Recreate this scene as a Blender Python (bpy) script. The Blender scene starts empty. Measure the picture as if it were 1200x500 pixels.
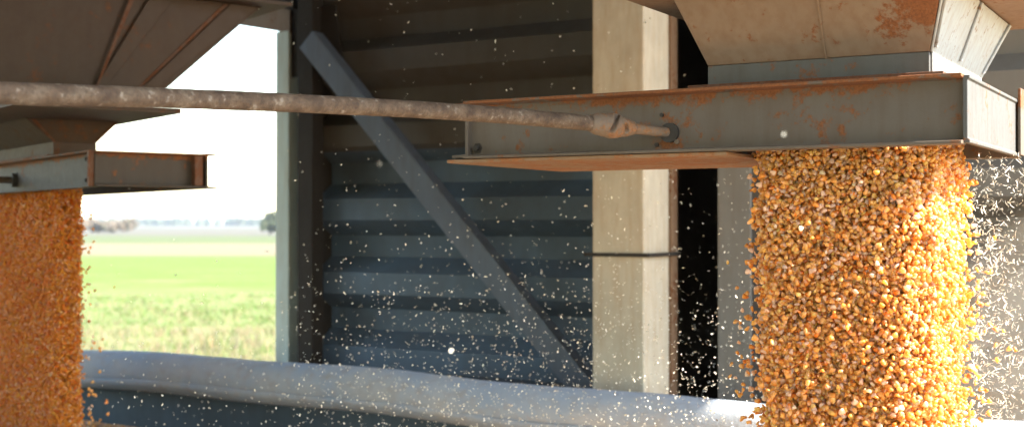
import bpy, bmesh, math, random
import numpy as np
from mathutils import Vector, Matrix, noise as mnoise

R = math.radians
random.seed(7)
rng = np.random.default_rng(11)
SC = bpy.context.scene
COL = SC.collection
H = 3.2                      # eye height above the ground (photographer on a catwalk)

# ------------------------------------------------------------------ camera
cd = bpy.data.cameras.new('camera')
cam = bpy.data.objects.new('camera', cd)
COL.objects.link(cam)
cd.sensor_width = 36.0
cd.lens = 44.4
cd.clip_start = 0.02
cd.clip_end = 20000
cam.location = (0, 0, H)
cam.rotation_euler = (R(90.43), 0, 0)
cd.dof.use_dof = True
cd.dof.focus_distance = 2.05
cd.dof.aperture_fstop = 5.6
SC.camera = cam

# ------------------------------------------------------------------ light
SUN_EL = 45.0
SUN_AZ = 108.0               # degrees clockwise from +Y (view direction): from the right
w = bpy.data.worlds.new('World')
SC.world = w
w.use_nodes = True
nt = w.node_tree
for n in list(nt.nodes):
    nt.nodes.remove(n)
sky = nt.nodes.new('ShaderNodeTexSky')
sky.sky_type = 'NISHITA'
sky.sun_disc = False
sky.sun_elevation = R(SUN_EL)
sky.sun_rotation = R(SUN_AZ)
sky.air_density = 1.4
sky.dust_density = 0.8
bg = nt.nodes.new('ShaderNodeBackground')
bg.inputs['Strength'].default_value = 0.15
out = nt.nodes.new('ShaderNodeOutputWorld')
nt.links.new(sky.outputs[0], bg.inputs[0])
nt.links.new(bg.outputs[0], out.inputs[0])

sl = bpy.data.lights.new('sun', 'SUN')
sl.energy = 5.0
sl.angle = R(0.5)
sl.color = (1.0, 0.95, 0.86)
so = bpy.data.objects.new('sun', sl)
COL.objects.link(so)
sdir = Vector((math.sin(R(SUN_AZ)) * math.cos(R(SUN_EL)), math.cos(R(SUN_AZ)) * math.cos(R(SUN_EL)), math.sin(R(SUN_EL))))
so.rotation_euler = sdir.to_track_quat('Z', 'Y').to_euler()
so.location = (8, 0, 12)

SC.view_settings.view_transform = 'Standard'
SC.view_settings.look = 'None'
SC.view_settings.exposure = 2.55
SC.view_settings.gamma = 1.0
SC.view_settings.use_curve_mapping = False
SC.cycles.max_bounces = 8
SC.cycles.diffuse_bounces = 5
SC.cycles.volume_bounces = 1
SC.cycles.use_denoising = True

# ------------------------------------------------------------------ helpers
def tag(o, label=None, cat=None, group=None, kind=None):
    if label: o['label'] = label
    if cat: o['category'] = cat
    if group: o['group'] = group
    if kind: o['kind'] = kind
    return o

def empty(name, loc, label, cat, group=None):
    o = bpy.data.objects.new(name, None)
    COL.objects.link(o)
    o.location = loc
    o.empty_display_size = 0.1
    return tag(o, label, cat, group)

def link_mesh(name, me, m, parent=None, smooth=False):
    if m: me.materials.append(m)
    if parent is not None:
        me.transform(Matrix.Translation(-parent_world(parent)))
    o = bpy.data.objects.new(name, me)
    COL.objects.link(o)
    if parent is not None: o.parent = parent
    if smooth:
        me.polygons.foreach_set('use_smooth', [True] * len(me.polygons))
    return o

def parent_world(p):
    v = Vector((0, 0, 0))
    while p is not None:
        v = v + p.location
        p = p.parent
    return v

def bm_obj(name, bm, m, parent=None, smooth=False, bevel=0.0):
    bmesh.ops.recalc_face_normals(bm, faces=bm.faces)
    me = bpy.data.meshes.new(name)
    bm.to_mesh(me)
    bm.free()
    o = link_mesh(name, me, m, parent, smooth)
    if bevel > 0:
        b = o.modifiers.new('bevel', 'BEVEL')
        b.width = bevel
        b.segments = 2
        b.limit_method = 'ANGLE'
        b.angle_limit = R(35)
    return o

def prism(bm, prof, org, eu, ev, ew, length):
    """polygon prof [(u,v)] extruded along ew"""
    org, eu, ev, ew = map(Vector, (org, eu, ev, ew))
    a = [bm.verts.new(org + eu * u + ev * v) for u, v in prof]
    b = [bm.verts.new(org + eu * u + ev * v + ew * length) for u, v in prof]
    bm.faces.new(a)
    bm.faces.new(b[::-1])
    n = len(prof)
    for i in range(n):
        bm.faces.new((a[i], b[i], b[(i + 1) % n], a[(i + 1) % n]))

def hexa(bm, lo, hi):
    """solid between two quads (lists of 4 points)"""
    a = [bm.verts.new(Vector(p)) for p in lo]
    b = [bm.verts.new(Vector(p)) for p in hi]
    bm.faces.new(a[::-1]); bm.faces.new(b)
    for i in range(4):
        bm.faces.new((a[i], a[(i + 1) % 4], b[(i + 1) % 4], b[i]))

def tube(bm, pts, radii, seg=16, cap=True, wob=None):
    pts = [Vector(p) for p in pts]
    rings = []
    for i, p in enumerate(pts):
        t = (pts[min(i + 1, len(pts) - 1)] - pts[max(i - 1, 0)]).normalized()
        up = Vector((0, 0, 1)) if abs(t.z) < 0.9 else Vector((1, 0, 0))
        s = t.cross(up).normalized()
        u = s.cross(t).normalized()
        r = radii[i] if hasattr(radii, '__len__') else radii
        ring = []
        for k in range(seg):
            an = 2 * math.pi * k / seg
            rr = r * (wob(i, an, p) if wob else 1.0)
            ring.append(bm.verts.new(p + (s * math.cos(an) + u * math.sin(an)) * rr))
        rings.append(ring)
    for i in range(len(rings) - 1):
        for k in range(seg):
            bm.faces.new((rings[i][k], rings[i][(k + 1) % seg], rings[i + 1][(k + 1) % seg], rings[i + 1][k]))
    if cap:
        bm.faces.new(rings[0][::-1]); bm.faces.new(rings[-1])

class Frame:
    """local axes of a hopper: a runs along the long side away to the left, b across, z is above the eye"""
    def __init__(s, C, ang):
        s.C = Vector((C[0], C[1], 0))
        s.d1 = Vector((-math.sin(R(ang)), math.cos(R(ang)), 0))
        s.d2 = Vector((math.cos(R(ang)), math.sin(R(ang)), 0))
    def p(s, a, b, z):
        return s.C + s.d1 * a + s.d2 * b + Vector((0, 0, H + z))
    def rect(s, a0, a1, b0, b1, z):
        return [s.p(a0, b0, z), s.p(a0, b1, z), s.p(a1, b1, z), s.p(a1, b0, z)]
    def box(s, bm, a0, a1, b0, b1, z0, z1):
        hexa(bm, s.rect(a0, a1, b0, b1, z0), s.rect(a0, a1, b0, b1, z1))

# the photograph's pixel (1200x500) at depth Y -> world point
def at(px, py, Y):
    return Vector(((px - 600) / 1480 * Y, Y, H + (261 - py) / 1480 * Y))

# ------------------------------------------------------------------ materials
def newmat(name):
    m = bpy.data.materials.new(name)
    m.use_nodes = True
    nt = m.node_tree
    bs = nt.nodes['Principled BSDF']
    return m, nt, bs

def N(nt, t, **kw):
    n = nt.nodes.new(t)
    for k, v in kw.items():
        if k in n.inputs: n.inputs[k].default_value = v
        else: setattr(n, k, v)
    return n

def ramp(nt, src, stops):
    r = nt.nodes.new('ShaderNodeValToRGB')
    e = r.color_ramp.elements
    e[0].position, e[0].color = stops[0][0], (*stops[0][1], 1)
    e[1].position, e[1].color = stops[-1][0], (*stops[-1][1], 1)
    for p, c in stops[1:-1]:
        x = e.new(p); x.color = (*c, 1)
    nt.links.new(src, r.inputs[0])
    return r.outputs[0]

def mix(nt, fac, a, b, mode='MIX'):
    m = nt.nodes.new('ShaderNodeMix')
    m.data_type = 'RGBA'; m.blend_type = mode
    for s, v in ((m.inputs[0], fac), (m.inputs[6], a), (m.inputs[7], b)):
        if isinstance(v, (int, float)): s.default_value = v
        elif isinstance(v, tuple): s.default_value = (*v, 1)
        else: nt.links.new(v, s)
    return m.outputs[2]

def pos(nt, scale=(1, 1, 1)):
    g = nt.nodes.new('ShaderNodeNewGeometry')
    mp = nt.nodes.new('ShaderNodeMapping')
    mp.inputs['Scale'].default_value = scale
    nt.links.new(g.outputs['Position'], mp.inputs[0])
    return mp.outputs[0]

def nz(nt, vec, scale, detail=4, rough=0.55, lac=2.0):
    n = N(nt, 'ShaderNodeTexNoise')
    n.inputs['Scale'].default_value = scale
    n.inputs['Detail'].default_value = detail
    n.inputs['Roughness'].default_value = rough
    nt.links.new(vec, n.inputs['Vector'])
    return n.outputs['Fac']

def bump(nt, bs, h, strength, dist=0.002):
    b = nt.nodes.new('ShaderNodeBump')
    b.inputs['Strength'].default_value = strength
    b.inputs['Distance'].default_value = dist
    nt.links.new(h, b.inputs['Height'])
    nt.links.new(b.outputs[0], bs.inputs['Normal'])

def math_(nt, op, a, b=0.0, c=None, clamp=False):
    m = nt.nodes.new('ShaderNodeMath'); m.operation = op; m.use_clamp = clamp
    for i, v in enumerate((a, b) if c is None else (a, b, c)):
        if isinstance(v, (int, float)): m.inputs[i].default_value = v
        else: nt.links.new(v, m.inputs[i])
    return m.outputs[0]

W = (0, 0, 0); 
def steel(name, base, rust=0.5, rcol=(0.13, 0.045, 0.014), rough=0.72, metal=0.0, zb=None, scale=1.0, dirt=0.25, streak=0.5, blots=(), dust=None):
    """painted steel with blotches, specks and runs of rust; zb=(z, width): a rust band at that height"""
    m, nt, bs = newmat(name)
    v = pos(nt); vs = pos(nt, (1, 1, 0.16))
    n1 = nz(nt, v, 9 * scale, 6, 0.62)
    n2 = nz(nt, v, 55 * scale, 5, 0.65)
    n3 = nz(nt, vs, 38 * scale, 4, 0.6)
    n4 = nz(nt, v, 260, 3, 0.6)
    base = tuple(c * 0.9 for c in base)
    dcol = dust or tuple(c * 0.62 for c in base)
    col = mix(nt, ramp(nt, n1, [(0.3, (1, 1, 1)), (0.7, W)]), base, mix(nt, dirt, base, dcol))
    col = mix(nt, ramp(nt, n3, [(0.42, W), (0.75, (streak,) * 3)]), col, tuple(c * k for c, k in zip(base, (0.72, 0.55, 0.42))))
    th = 0.70 - 0.22 * rust
    f = math_(nt, 'ADD', math_(nt, 'MULTIPLY', n1, 0.55), math_(nt, 'MULTIPLY', n2, 0.45))
    if zb:
        sx = nt.nodes.new('ShaderNodeSeparateXYZ')
        nt.links.new(v, sx.inputs[0])
        d = math_(nt, 'ABSOLUTE', math_(nt, 'SUBTRACT', sx.outputs['Z'], H + zb[0]))
        d = math_(nt, 'SUBTRACT', 1.0, math_(nt, 'DIVIDE', d, zb[1]), clamp=True)
        f = math_(nt, 'ADD', f, math_(nt, 'MULTIPLY', d, 0.16))
    for (bp, br, ba) in blots:      # places where the rust has broken through
        vd = nt.nodes.new('ShaderNodeVectorMath'); vd.operation = 'DISTANCE'
        nt.links.new(v, vd.inputs[0]); vd.inputs[1].default_value = bp
        d = math_(nt, 'SUBTRACT', 1.0, math_(nt, 'DIVIDE', vd.outputs['Value'], br), clamp=True)
        f = math_(nt, 'ADD', f, math_(nt, 'MULTIPLY', d, ba))
    mask = ramp(nt, f, [(th - 0.02, W), (th + 0.045, (1, 1, 1))])
    rr = mix(nt, ramp(nt, n4, [(0.35, W), (0.65, (1, 1, 1))]), rcol, tuple(min(1, c * 1.5) for c in rcol))
    col = mix(nt, mask, col, rr)
    nt.links.new(col, bs.inputs['Base Color'])
    ro = math_(nt, 'ADD', math_(nt, 'MULTIPLY', n2, 0.3), rough - 0.15)
    ro = math_(nt, 'ADD', ro, math_(nt, 'MULTIPLY', mask, 0.25))
    nt.links.new(ro, bs.inputs['Roughness'])
    bs.inputs['Metallic'].default_value = metal
    h = math_(nt, 'ADD', math_(nt, 'MULTIPLY', mask, 0.6), math_(nt, 'ADD', math_(nt, 'MULTIPLY', n4, 0.35), math_(nt, 'MULTIPLY', n2, 0.5)))
    bump(nt, bs, h, 0.45, 0.0015)
    return m

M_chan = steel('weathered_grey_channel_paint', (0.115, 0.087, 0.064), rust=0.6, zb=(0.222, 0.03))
M_endshade = steel('shade_darkened_end_paint', (0.085, 0.082, 0.076), rust=0.55, scale=2.0, streak=0.8)  # shade on the end channel put into a darker paint, with rust and streaks
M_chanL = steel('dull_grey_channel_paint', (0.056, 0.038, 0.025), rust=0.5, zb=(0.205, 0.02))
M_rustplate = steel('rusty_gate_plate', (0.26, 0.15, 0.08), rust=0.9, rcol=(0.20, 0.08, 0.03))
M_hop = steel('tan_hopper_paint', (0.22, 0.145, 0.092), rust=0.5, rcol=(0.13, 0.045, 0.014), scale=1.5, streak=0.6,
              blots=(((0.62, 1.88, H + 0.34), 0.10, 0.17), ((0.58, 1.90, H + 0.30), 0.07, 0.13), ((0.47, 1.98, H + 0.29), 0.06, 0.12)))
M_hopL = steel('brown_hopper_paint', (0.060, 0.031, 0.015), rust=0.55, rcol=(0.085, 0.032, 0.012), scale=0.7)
M_neck = steel('blue_grey_neck_paint', (0.09, 0.085, 0.078), rust=0.6)
M_seam = steel('rusted_weld', (0.12, 0.05, 0.022), rust=1.0, rcol=(0.09, 0.03, 0.011))
M_clevis = steel('worn_bare_steel', (0.15, 0.105, 0.072), rust=0.8, rcol=(0.15, 0.07, 0.03), scale=3.0)
M_darkbolt = steel('dark_oily_steel', (0.03, 0.022, 0.016), rust=0.5, rcol=(0.07, 0.03, 0.015), scale=3)
M_white = steel('dusty_white_paint', (0.40, 0.40, 0.385), rust=0.55, rcol=(0.17, 0.10, 0.055), scale=2.0, streak=0.6)
M_column = steel('cream_column_paint', (0.66, 0.55, 0.41), rust=0.16, rcol=(0.22, 0.14, 0.08), scale=1.2, dirt=0.5, streak=0.55)
M_colrust = steel('rusted_column_edge', (0.25, 0.14, 0.075), rust=0.7, scale=1.0)
M_greycol = steel('taupe_column_paint', (0.22, 0.195, 0.17), rust=0.05, scale=0.5)
M_jamb = steel('pale_green_jamb_paint', (0.60, 0.66, 0.60), rust=0.12, scale=0.8)
M_brown = steel('dark_brown_primer', (0.032, 0.022, 0.015), rust=0.2, rcol=(0.05, 0.025, 0.012), rough=0.9)
M_brownbeam = steel('brown_header_primer', (0.22, 0.14, 0.09), rust=0.3)
M_brace = steel('blue_grey_brace_paint', (0.15, 0.175, 0.225), rust=0.08, scale=0.6)
M_wall = steel('blue_grey_sheet_steel', (0.105, 0.155, 0.215), rust=0.10, rcol=(0.10, 0.07, 0.05), scale=0.35, rough=0.65, dirt=0.75, streak=0.35, dust=(0.07, 0.075, 0.08))
M_wallU = steel('shade_toned_sheet_steel', (0.115, 0.092, 0.072), rust=0.25, rcol=(0.085, 0.045, 0.02), scale=0.35, rough=0.7, dirt=0.5, streak=0.4)  # shade and warm bounce of the upper wall put into a brown sheet colour
M_wallR = steel('light_grey_sheet_steel', (0.22, 0.19, 0.16), rust=0.06, rcol=(0.2, 0.14, 0.10), scale=0.35, rough=0.6, dirt=0.4, streak=0.35)
M_panel = steel('dark_blue_trailer_paint', (0.055, 0.085, 0.115), rust=0.15, scale=0.6)
M_roof = steel('galvanised_roof_sheet', (0.20, 0.18, 0.16), rust=0.1, scale=0.3)
# pitted tube: dark rust, worn grey high spots, caked pale dust
M_rod, nt, bs = newmat('rust_pitted_tube')
v = pos(nt)
n1 = nz(nt, v, 45, 5, 0.65); n2 = nz(nt, v, 170, 4, 0.7); n3 = nz(nt, v, 14, 4, 0.6)
c = ramp(nt, n1, [(0.34, (0.045, 0.024, 0.013)), (0.50, (0.088, 0.053, 0.031)), (0.66, (0.13, 0.092, 0.062))])
c = mix(nt, ramp(nt, n2, [(0.50, W), (0.62, (0.7,) * 3)]), c, (0.050, 0.030, 0.019))
c = mix(nt, ramp(nt, nz(nt, v, 90, 3, 0.5), [(0.62, W), (0.70, (0.6,) * 3)]), c, (0.24, 0.20, 0.165))
nt.links.new(c, bs.inputs['Base Color']); bs.inputs['Roughness'].default_value = 0.75
bump(nt, bs, math_(nt, 'ADD', n1, math_(nt, 'MULTIPLY', n2, 0.6)), 0.9, 0.004)

def plain(name, col, rough=0.8, noise_scale=8, amt=0.3):
    m, nt, bs = newmat(name)
    n = nz(nt, pos(nt), noise_scale, 5, 0.6)
    c = mix(nt, ramp(nt, n, [(0.3, W), (0.7, (1, 1, 1))]), tuple(x * (1 - amt) for x in col), tuple(min(1, x * (1 + amt)) for x in col))
    nt.links.new(c, bs.inputs['Base Color'])
    bs.inputs['Roughness'].default_value = rough
    bump(nt, bs, n, 0.3, 0.01)
    return m

M_rubber = plain('black_rubber', (0.025, 0.025, 0.025))
M_concrete = plain('dusty_bounce_yard_concrete', (0.19, 0.175, 0.155), 0.9, 2.0, 0.25)
M_bark = plain('bark', (0.07, 0.055, 0.04))

def vcol_mat(name, rough=0.4, spec=0.5, sss=0.0, attr='Col', trans=0.0):
    m, nt, bs = newmat(name)
    a = nt.nodes.new('ShaderNodeAttribute'); a.attribute_name = attr
    nt.links.new(a.outputs['Color'], bs.inputs['Base Color'])
    bs.inputs['Roughness'].default_value = rough
    bs.inputs['Specular IOR Level'].default_value = spec
    if trans:
        tr = nt.nodes.new('ShaderNodeBsdfTranslucent')
        nt.links.new(a.outputs['Color'], tr.inputs['Color'])
        mx = nt.nodes.new('ShaderNodeMixShader'); mx.inputs[0].default_value = trans
        nt.links.new(bs.outputs[0], mx.inputs[1]); nt.links.new(tr.outputs[0], mx.inputs[2])
        nt.links.new(mx.outputs[0], nt.nodes['Material Output'].inputs['Surface'])
    return m
M_corn = vcol_mat('corn_kernels', 0.30, 0.5, trans=0.5)
M_chaff = vcol_mat('pale_chaff', 0.7, 0.3, trans=0.35)
M_grass = vcol_mat('grass_blades', 0.8, 0.1, trans=0.3)
M_leaf = vcol_mat('leaves', 0.8, 0.1, trans=0.15)

# tarp
M_tarp, nt, bs = newmat('grey_blue_tarpaulin')
v = pos(nt)
n1 = nz(nt, v, 5, 5, 0.6); n2 = nz(nt, v, 28, 4, 0.6); n3 = nz(nt, pos(nt, (1, 1, 1)), 600, 2)
c = mix(nt, ramp(nt, n1, [(0.32, W), (0.68, (1, 1, 1))]), (0.25, 0.31, 0.40), (0.36, 0.37, 0.39))
c = mix(nt, ramp(nt, n2, [(0.5, W), (0.72, (0.6,) * 3)]), c, (0.30, 0.27, 0.24))
nt.links.new(c, bs.inputs['Base Color'])
bs.inputs['Roughness'].default_value = 0.85
bump(nt, bs, math_(nt, 'ADD', math_(nt, 'MULTIPLY', n2, 1.0), math_(nt, 'MULTIPLY', n3, 0.15)), 0.5, 0.006)

# ground
M_ground, nt, bs = newmat('farmland')
v = pos(nt)
sx = nt.nodes.new('ShaderNodeSeparateXYZ'); nt.links.new(v, sx.inputs[0])
wob = nz(nt, pos(nt, (0.02, 0.05, 1)), 1.0, 4)
y = math_(nt, 'MULTIPLY', sx.outputs['Y'], math_(nt, 'ADD', 0.93, math_(nt, 'MULTIPLY', wob, 0.14)))
y = math_(nt, 'ADD', y, math_(nt, 'MULTIPLY', sx.outputs['X'], 0.12))
lg = math_(nt, 'DIVIDE', math_(nt, 'LOGARITHM', y, 10.0), 4.0)      # log10(distance)/4
def L(d): return math.log10(d) / 4
GR = (0.072, 0.100, 0.016); DRY = (0.11, 0.105, 0.045); STUB = (0.115, 0.092, 0.055)
bands = ramp(nt, lg, [(L(20), DRY), (L(42), (0.105, 0.12, 0.040)), (L(52), (0.105, 0.13, 0.04)), (L(62), GR), (L(112), GR),
                      (L(118), (0.075, 0.09, 0.028)), (L(124), STUB), (L(188), STUB), (L(200), (0.065, 0.08, 0.025)), (L(300), (0.065, 0.07, 0.033)),
                      (L(340), (0.075, 0.065, 0.05)), (L(900), (0.065, 0.06, 0.045))])
# patches of dry grass showing through the green
pt = nz(nt, pos(nt, (0.12, 0.35, 1)), 1.0, 6, 0.65)
f2 = math_(nt, 'MULTIPLY', ramp(nt, pt, [(0.52, W), (0.66, (1, 1, 1))]), ramp(nt, lg, [(L(60), (0.9,) * 3), (L(95), (0.1,) * 3)]))
c = mix(nt, f2, bands, (0.135, 0.125, 0.055))
fine = nz(nt, pos(nt, (1.2, 1.2, 1)), 1.0, 6, 0.7)
c = mix(nt, 0.35, c, mix(nt, ramp(nt, fine, [(0.35, W), (0.65, (1, 1, 1))]), (0.5, 0.5, 0.5), (1.4, 1.4, 1.4), 'MIX'), 'MULTIPLY')
nt.links.new(c, bs.inputs['Base Color'])
bs.inputs['Roughness'].default_value = 0.95
bs.inputs['Specular IOR Level'].default_value = 0.1

# ------------------------------------------------------------------ ground
bm = bmesh.new()
xs = [-6000, -1500, -400, -100, -30, 30, 100, 400, 1500, 6000]
ys = [-6000, -1000, -100, 0, 30, 60, 120, 250, 500, 1000, 2500, 9000]
vs_ = [[bm.verts.new((x, yy, 0)) for x in xs] for yy in ys]
for j in range(len(ys) - 1):
    for i in range(len(xs) - 1):
        bm.faces.new((vs_[j][i], vs_[j][i + 1], vs_[j + 1][i + 1], vs_[j + 1][i]))
tag(bm_obj('ground', bm, M_ground), kind='structure')

FR = Frame((0.667, 1.90), 59.6)      # right hopper, and the line of the shed and the trailer
FL = Frame((-1.205, 3.70), 36.6)     # left hopper
B = Frame((0, 0), 59.6)              # shed axes: b is the distance in front of the camera

bm = bmesh.new()
B.box(bm, -14, 14, -8, 8, -H - 0.1, -H + 0.012)
tag(bm_obj('bounce_yard', bm, M_concrete), kind='structure')  # unseen slab, added for the light it bounces up

# ------------------------------------------------------------------ shed
def a_for(px, b):
    """position along the shed at which the ray of that pixel column meets distance b"""
    m = (px - 600) / 1480
    # p = d1*a + d2*b ; X = m*Y
    return (m * B.d2.y - B.d2.x) * b / (B.d1.x - m * B.d1.y)

TOP = 3.5
WB = 4.62
def corrugated(bm, a0, a1, b, z0, z1, pitch=0.337, depth=0.11, zoff=0.0, thick=0.003):
    prof = []
    q = pitch / 4
    z = z0
    k = 0
    # (z, db): crest, slope, trough, slope
    pts = []
    zz = math.floor((z0 - zoff) / pitch) * pitch + zoff
    zz -= pitch
    while zz < z1 + pitch:
        pts += [(zz, 0), (zz + q * 1.05, 0), (zz + q * 1.9, depth), (zz + q * 3.05, depth), (zz + q * 3.9, 0)]
        zz += pitch
    full = sorted(pts)
    ends = [(zq, float(np.interp(zq, [p[0] for p in full], [p[1] for p in full]))) for zq in (z0, z1)]
    pts = [ends[0]] + [p for p in full if z0 < p[0] < z1] + [ends[1]]
    d = []
    for p in pts:
        if not d or p[0] > d[-1][0] + 1e-4: d.append(p)
    pts = d
    for off in (0.0,):
        poly = [(bb, z_) for z_, bb in pts] + [(bb + thick, z_) for z_, bb in reversed(pts)]
    org = B.p(a0, b, 0)
    fr = [bm.verts.new(B.p(a0, b + u, v_)) for u, v_ in poly]
    bk = [bm.verts.new(B.p(a1, b + u, v_)) for u, v_ in poly]
    n = len(poly); h = n // 2
    for i in range(n - 1):
        bm.faces.new((fr[i], fr[i + 1], bk[i + 1], bk[i]))
    bm.faces.new((fr[n - 1], fr[0], bk[0], bk[n - 1]))
    for i in range(h - 1):
        bm.faces.new((fr[i], fr[n - 1 - i], fr[n - 2 - i], fr[i + 1]))
        bm.faces.new((bk[i], bk[i + 1], bk[n - 2 - i], bk[n - 1 - i]))

aL = a_for(352, WB)           # left end of the sheet wall
aM = a_for(776, WB)
aG = a_for(842, WB)
aR = a_for(1500, WB)
wl = empty('corrugated_wall', B.p(aL, WB, -H), 'blue grey corrugated steel wall behind the diagonal brace', 'wall')
bm = bmesh.new()
ZS = 0.022 + 0.337
corrugated(bm, aL, aM, WB, -H + 0.02, ZS + 0.002, zoff=0.022)
bm_obj('sheet', bm, M_wall, wl)
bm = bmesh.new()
corrugated(bm, aL, aM, WB - 0.0045, ZS - 0.03, TOP - 0.02, zoff=0.022)  # separate upper sheet carrying the painted brown shade
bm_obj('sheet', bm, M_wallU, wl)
bm = bmesh.new()
zz = -H + 0.4
# end flashing strip, dark brown
B.box(bm, a_for(366, 4.52), a_for(348.5, 4.52), 4.52, 4.60, -H + 0.012, TOP - 0.17)
B.box(bm, aL - 0.10, aL - 0.001, WB - 0.019, WB + 0.16, -H + 0.012, TOP - 0.17)
bm_obj('end_flashing', bm, M_brown, wl, bevel=0.003)

wr = empty('corrugated_wall', B.p(aR, WB, -H), 'grey corrugated steel wall behind the flying chaff at the right', 'wall')
bm = bmesh.new()
corrugated(bm, aG, aR, WB, -H + 0.02, TOP - 0.02, zoff=0.1)
bm_obj('sheet', bm, M_wallR, wr)

# dark bay seen through the slot between the two walls
bay = empty('store_room', B.p(aM, WB + 2.5, -H), 'dark store room seen through the narrow gap beside the cream column', 'room')
bm = bmesh.new()
B.box(bm, aM + 0.6, aG - 1.2, WB + 2.5, WB + 2.6, -H + 0.012, TOP - 0.02)
bm_obj('back_wall', bm, M_greycol, bay)
bm = bmesh.new()
B.box(bm, aM + 0.5, aM + 0.6, WB + 0.12, WB + 2.6, -H + 0.012, TOP - 0.02)
B.box(bm, aG - 1.3, aG - 1.2, WB + 0.12, WB + 2.6, -H + 0.012, TOP - 0.02)
bm_obj('side_wall', bm, M_greycol, bay)

# jamb post of the opening
a1 = a_for(328, WB - 0.03)
jp = empty('jamb_post', B.p(a1, WB, -H), 'pale green grey steel post at the right edge of the open bay', 'post')
bm = bmesh.new()
prof = [(0, 0), (-0.078, 0), (-0.078, 0.10), (-0.072, 0.10), (-0.072, 0.006), (-0.006, 0.006), (-0.006, 0.10), (0, 0.10)]
prism(bm, [(u, v_) for u, v_ in prof], B.p(a1, WB - 0.06, -H + 0.012), B.d1, B.d2, Vector((0, 0, 1)), H + 0.885)
bm_obj('channel', bm, M_jamb, jp, bevel=0.002)
bm = bmesh.new()
B.box(bm, a1 - 0.12, a1 + 0.05, WB - 0.1, WB + 0.06, -H + 0.012, -H + 0.024)
bm_obj('base_plate', bm, M_jamb, jp)

# header and panel over the opening
hd = empty('header_beam', B.p(a1 + 2, WB, 0.9), 'brown steel beam across the top of the open bay', 'beam')
bm = bmesh.new()
prof = [(0, 0), (0.09, 0), (0.09, 0.008), (0.008, 0.008), (0.008, 0.10), (0.09, 0.10), (0.09, 0.108), (0, 0.108)]
sl_dir = (B.d1 + Vector((0, 0, 0.2)))
prism(bm, prof, B.p(a1 - 0.08, WB - 0.055, 0.888), B.d2, Vector((0, 0, 1)), sl_dir, 5.0)
bm_obj('channel', bm, M_brownbeam, hd, bevel=0.002)
up = empty('steel_panel', B.p(a1 + 2, WB, 1.0), 'dark sheet steel panel above the open bay', 'wall')
bm = bmesh.new()
a2 = aL + 0.0125; zb_ = lambda a: 0.95 + 0.2 * (a - a1 + 0.08)
lo = [B.p(a2, WB - 0.04, zb_(a2)), B.p(a2, WB + 0.02, zb_(a2)), B.p(a1 + 5, WB + 0.02, zb_(a1 + 5)), B.p(a1 + 5, WB - 0.04, zb_(a1 + 5))]
hi = [B.p(a2, WB - 0.04, TOP - 0.02), B.p(a2, WB + 0.02, TOP - 0.02), B.p(a1 + 5, WB + 0.02, TOP - 0.02), B.p(a1 + 5, WB - 0.04, TOP - 0.02)]
hexa(bm, lo, hi)
bm_obj('sheet', bm, M_brown, up)
fp = empty('jamb_post', B.p(a1 + 5, WB, -H), 'dark steel post at the far left end of the open bay', 'post')
bm = bmesh.new()
B.box(bm, a1 + 4.95, a1 + 5.1, WB - 0.06, WB + 0.06, -H + 0.012, 1.9)
bm_obj('channel', bm, M_brown, fp)

# roof out of view, added so the sun enters only at the right
rf = empty('unseen_shed_roof', B.p(0, 2, TOP), 'unseen steel sheet roof with its edge set to limit the sun in the loading bay', 'roof')
ROOF_A0 = -2.55  # right edge placed to set where the sun stops
bm = bmesh.new()
B.box(bm, ROOF_A0, 9, -3.2, 7.4, TOP, TOP + 0.06)
bm_obj('unseen_roof_sheet', bm, M_roof, rf)
for bb in (-3.0, -1.3, 1.6, 4.3):
    bm = bmesh.new()
    B.box(bm, ROOF_A0 + 0.02, 8.9, bb, bb + 0.09, TOP - 0.16, TOP - 0.002)
    bm_obj('unseen_roof_purlin', bm, M_brown, rf)

# unseen panel on posts, added behind the camera to block sky light
nw = empty('sky_blocker_panel', B.p(0, -3.15, 1.0), 'unseen steel panel added behind the viewer to block sky light', 'wall')
bm = bmesh.new()
B.box(bm, ROOF_A0 + 0.3, 8.9, -3.18, -3.12, 0.75, TOP - 0.17)
bm_obj('sheet', bm, M_roof, nw)  # sheet of the added sky blocker
for a_ in (ROOF_A0 + 0.3, 3.5, 8.7):
    bm = bmesh.new()
    B.box(bm, a_, a_ + 0.2, -3.115, -2.915, -H + 0.012, TOP - 0.17)
    bm_obj('post', bm, M_roof, nw)
# cream box column with rusty corner and a strap
cb = 4.1
c0 = a_for(694, cb)
cc = empty('steel_column', B.p(c0, cb, -H), 'wide cream painted column with a rusty edge between brace and dark gap', 'column')
bm = bmesh.new()
B.box(bm, c0 - 0.205, c0, cb, cb + 0.225, -H + 0.012, TOP - 0.17)
bm_obj('shaft', bm, M_column, cc, bevel=0.006)
bm = bmesh.new()
B.box(bm, c0 - 0.214, c0 - 0.045, cb + 0.228, cb + 0.285, -H + 0.012, TOP - 0.17)
bm_obj('rear_flange', bm, M_colrust, cc, bevel=0.003)
bm = bmesh.new()
zs = (261 - 298) / 1480 * 4.6
B.box(bm, c0 - 0.218, c0 + 0.03, cb - 0.008, cb - 0.001, zs - 0.006, zs + 0.008)
B.box(bm, c0 - 0.226, c0 - 0.218, cb - 0.008, cb + 0.29, zs - 0.006, zs + 0.008)
bm_obj('strap', bm, M_darkbolt, cc, bevel=0.001)
bm = bmesh.new()
B.box(bm, c0 - 0.26, c0 + 0.06, cb - 0.06, cb + 0.34, -H + 0.012, -H + 0.03)
bm_obj('base_plate', bm, M_greycol, cc)

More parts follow.
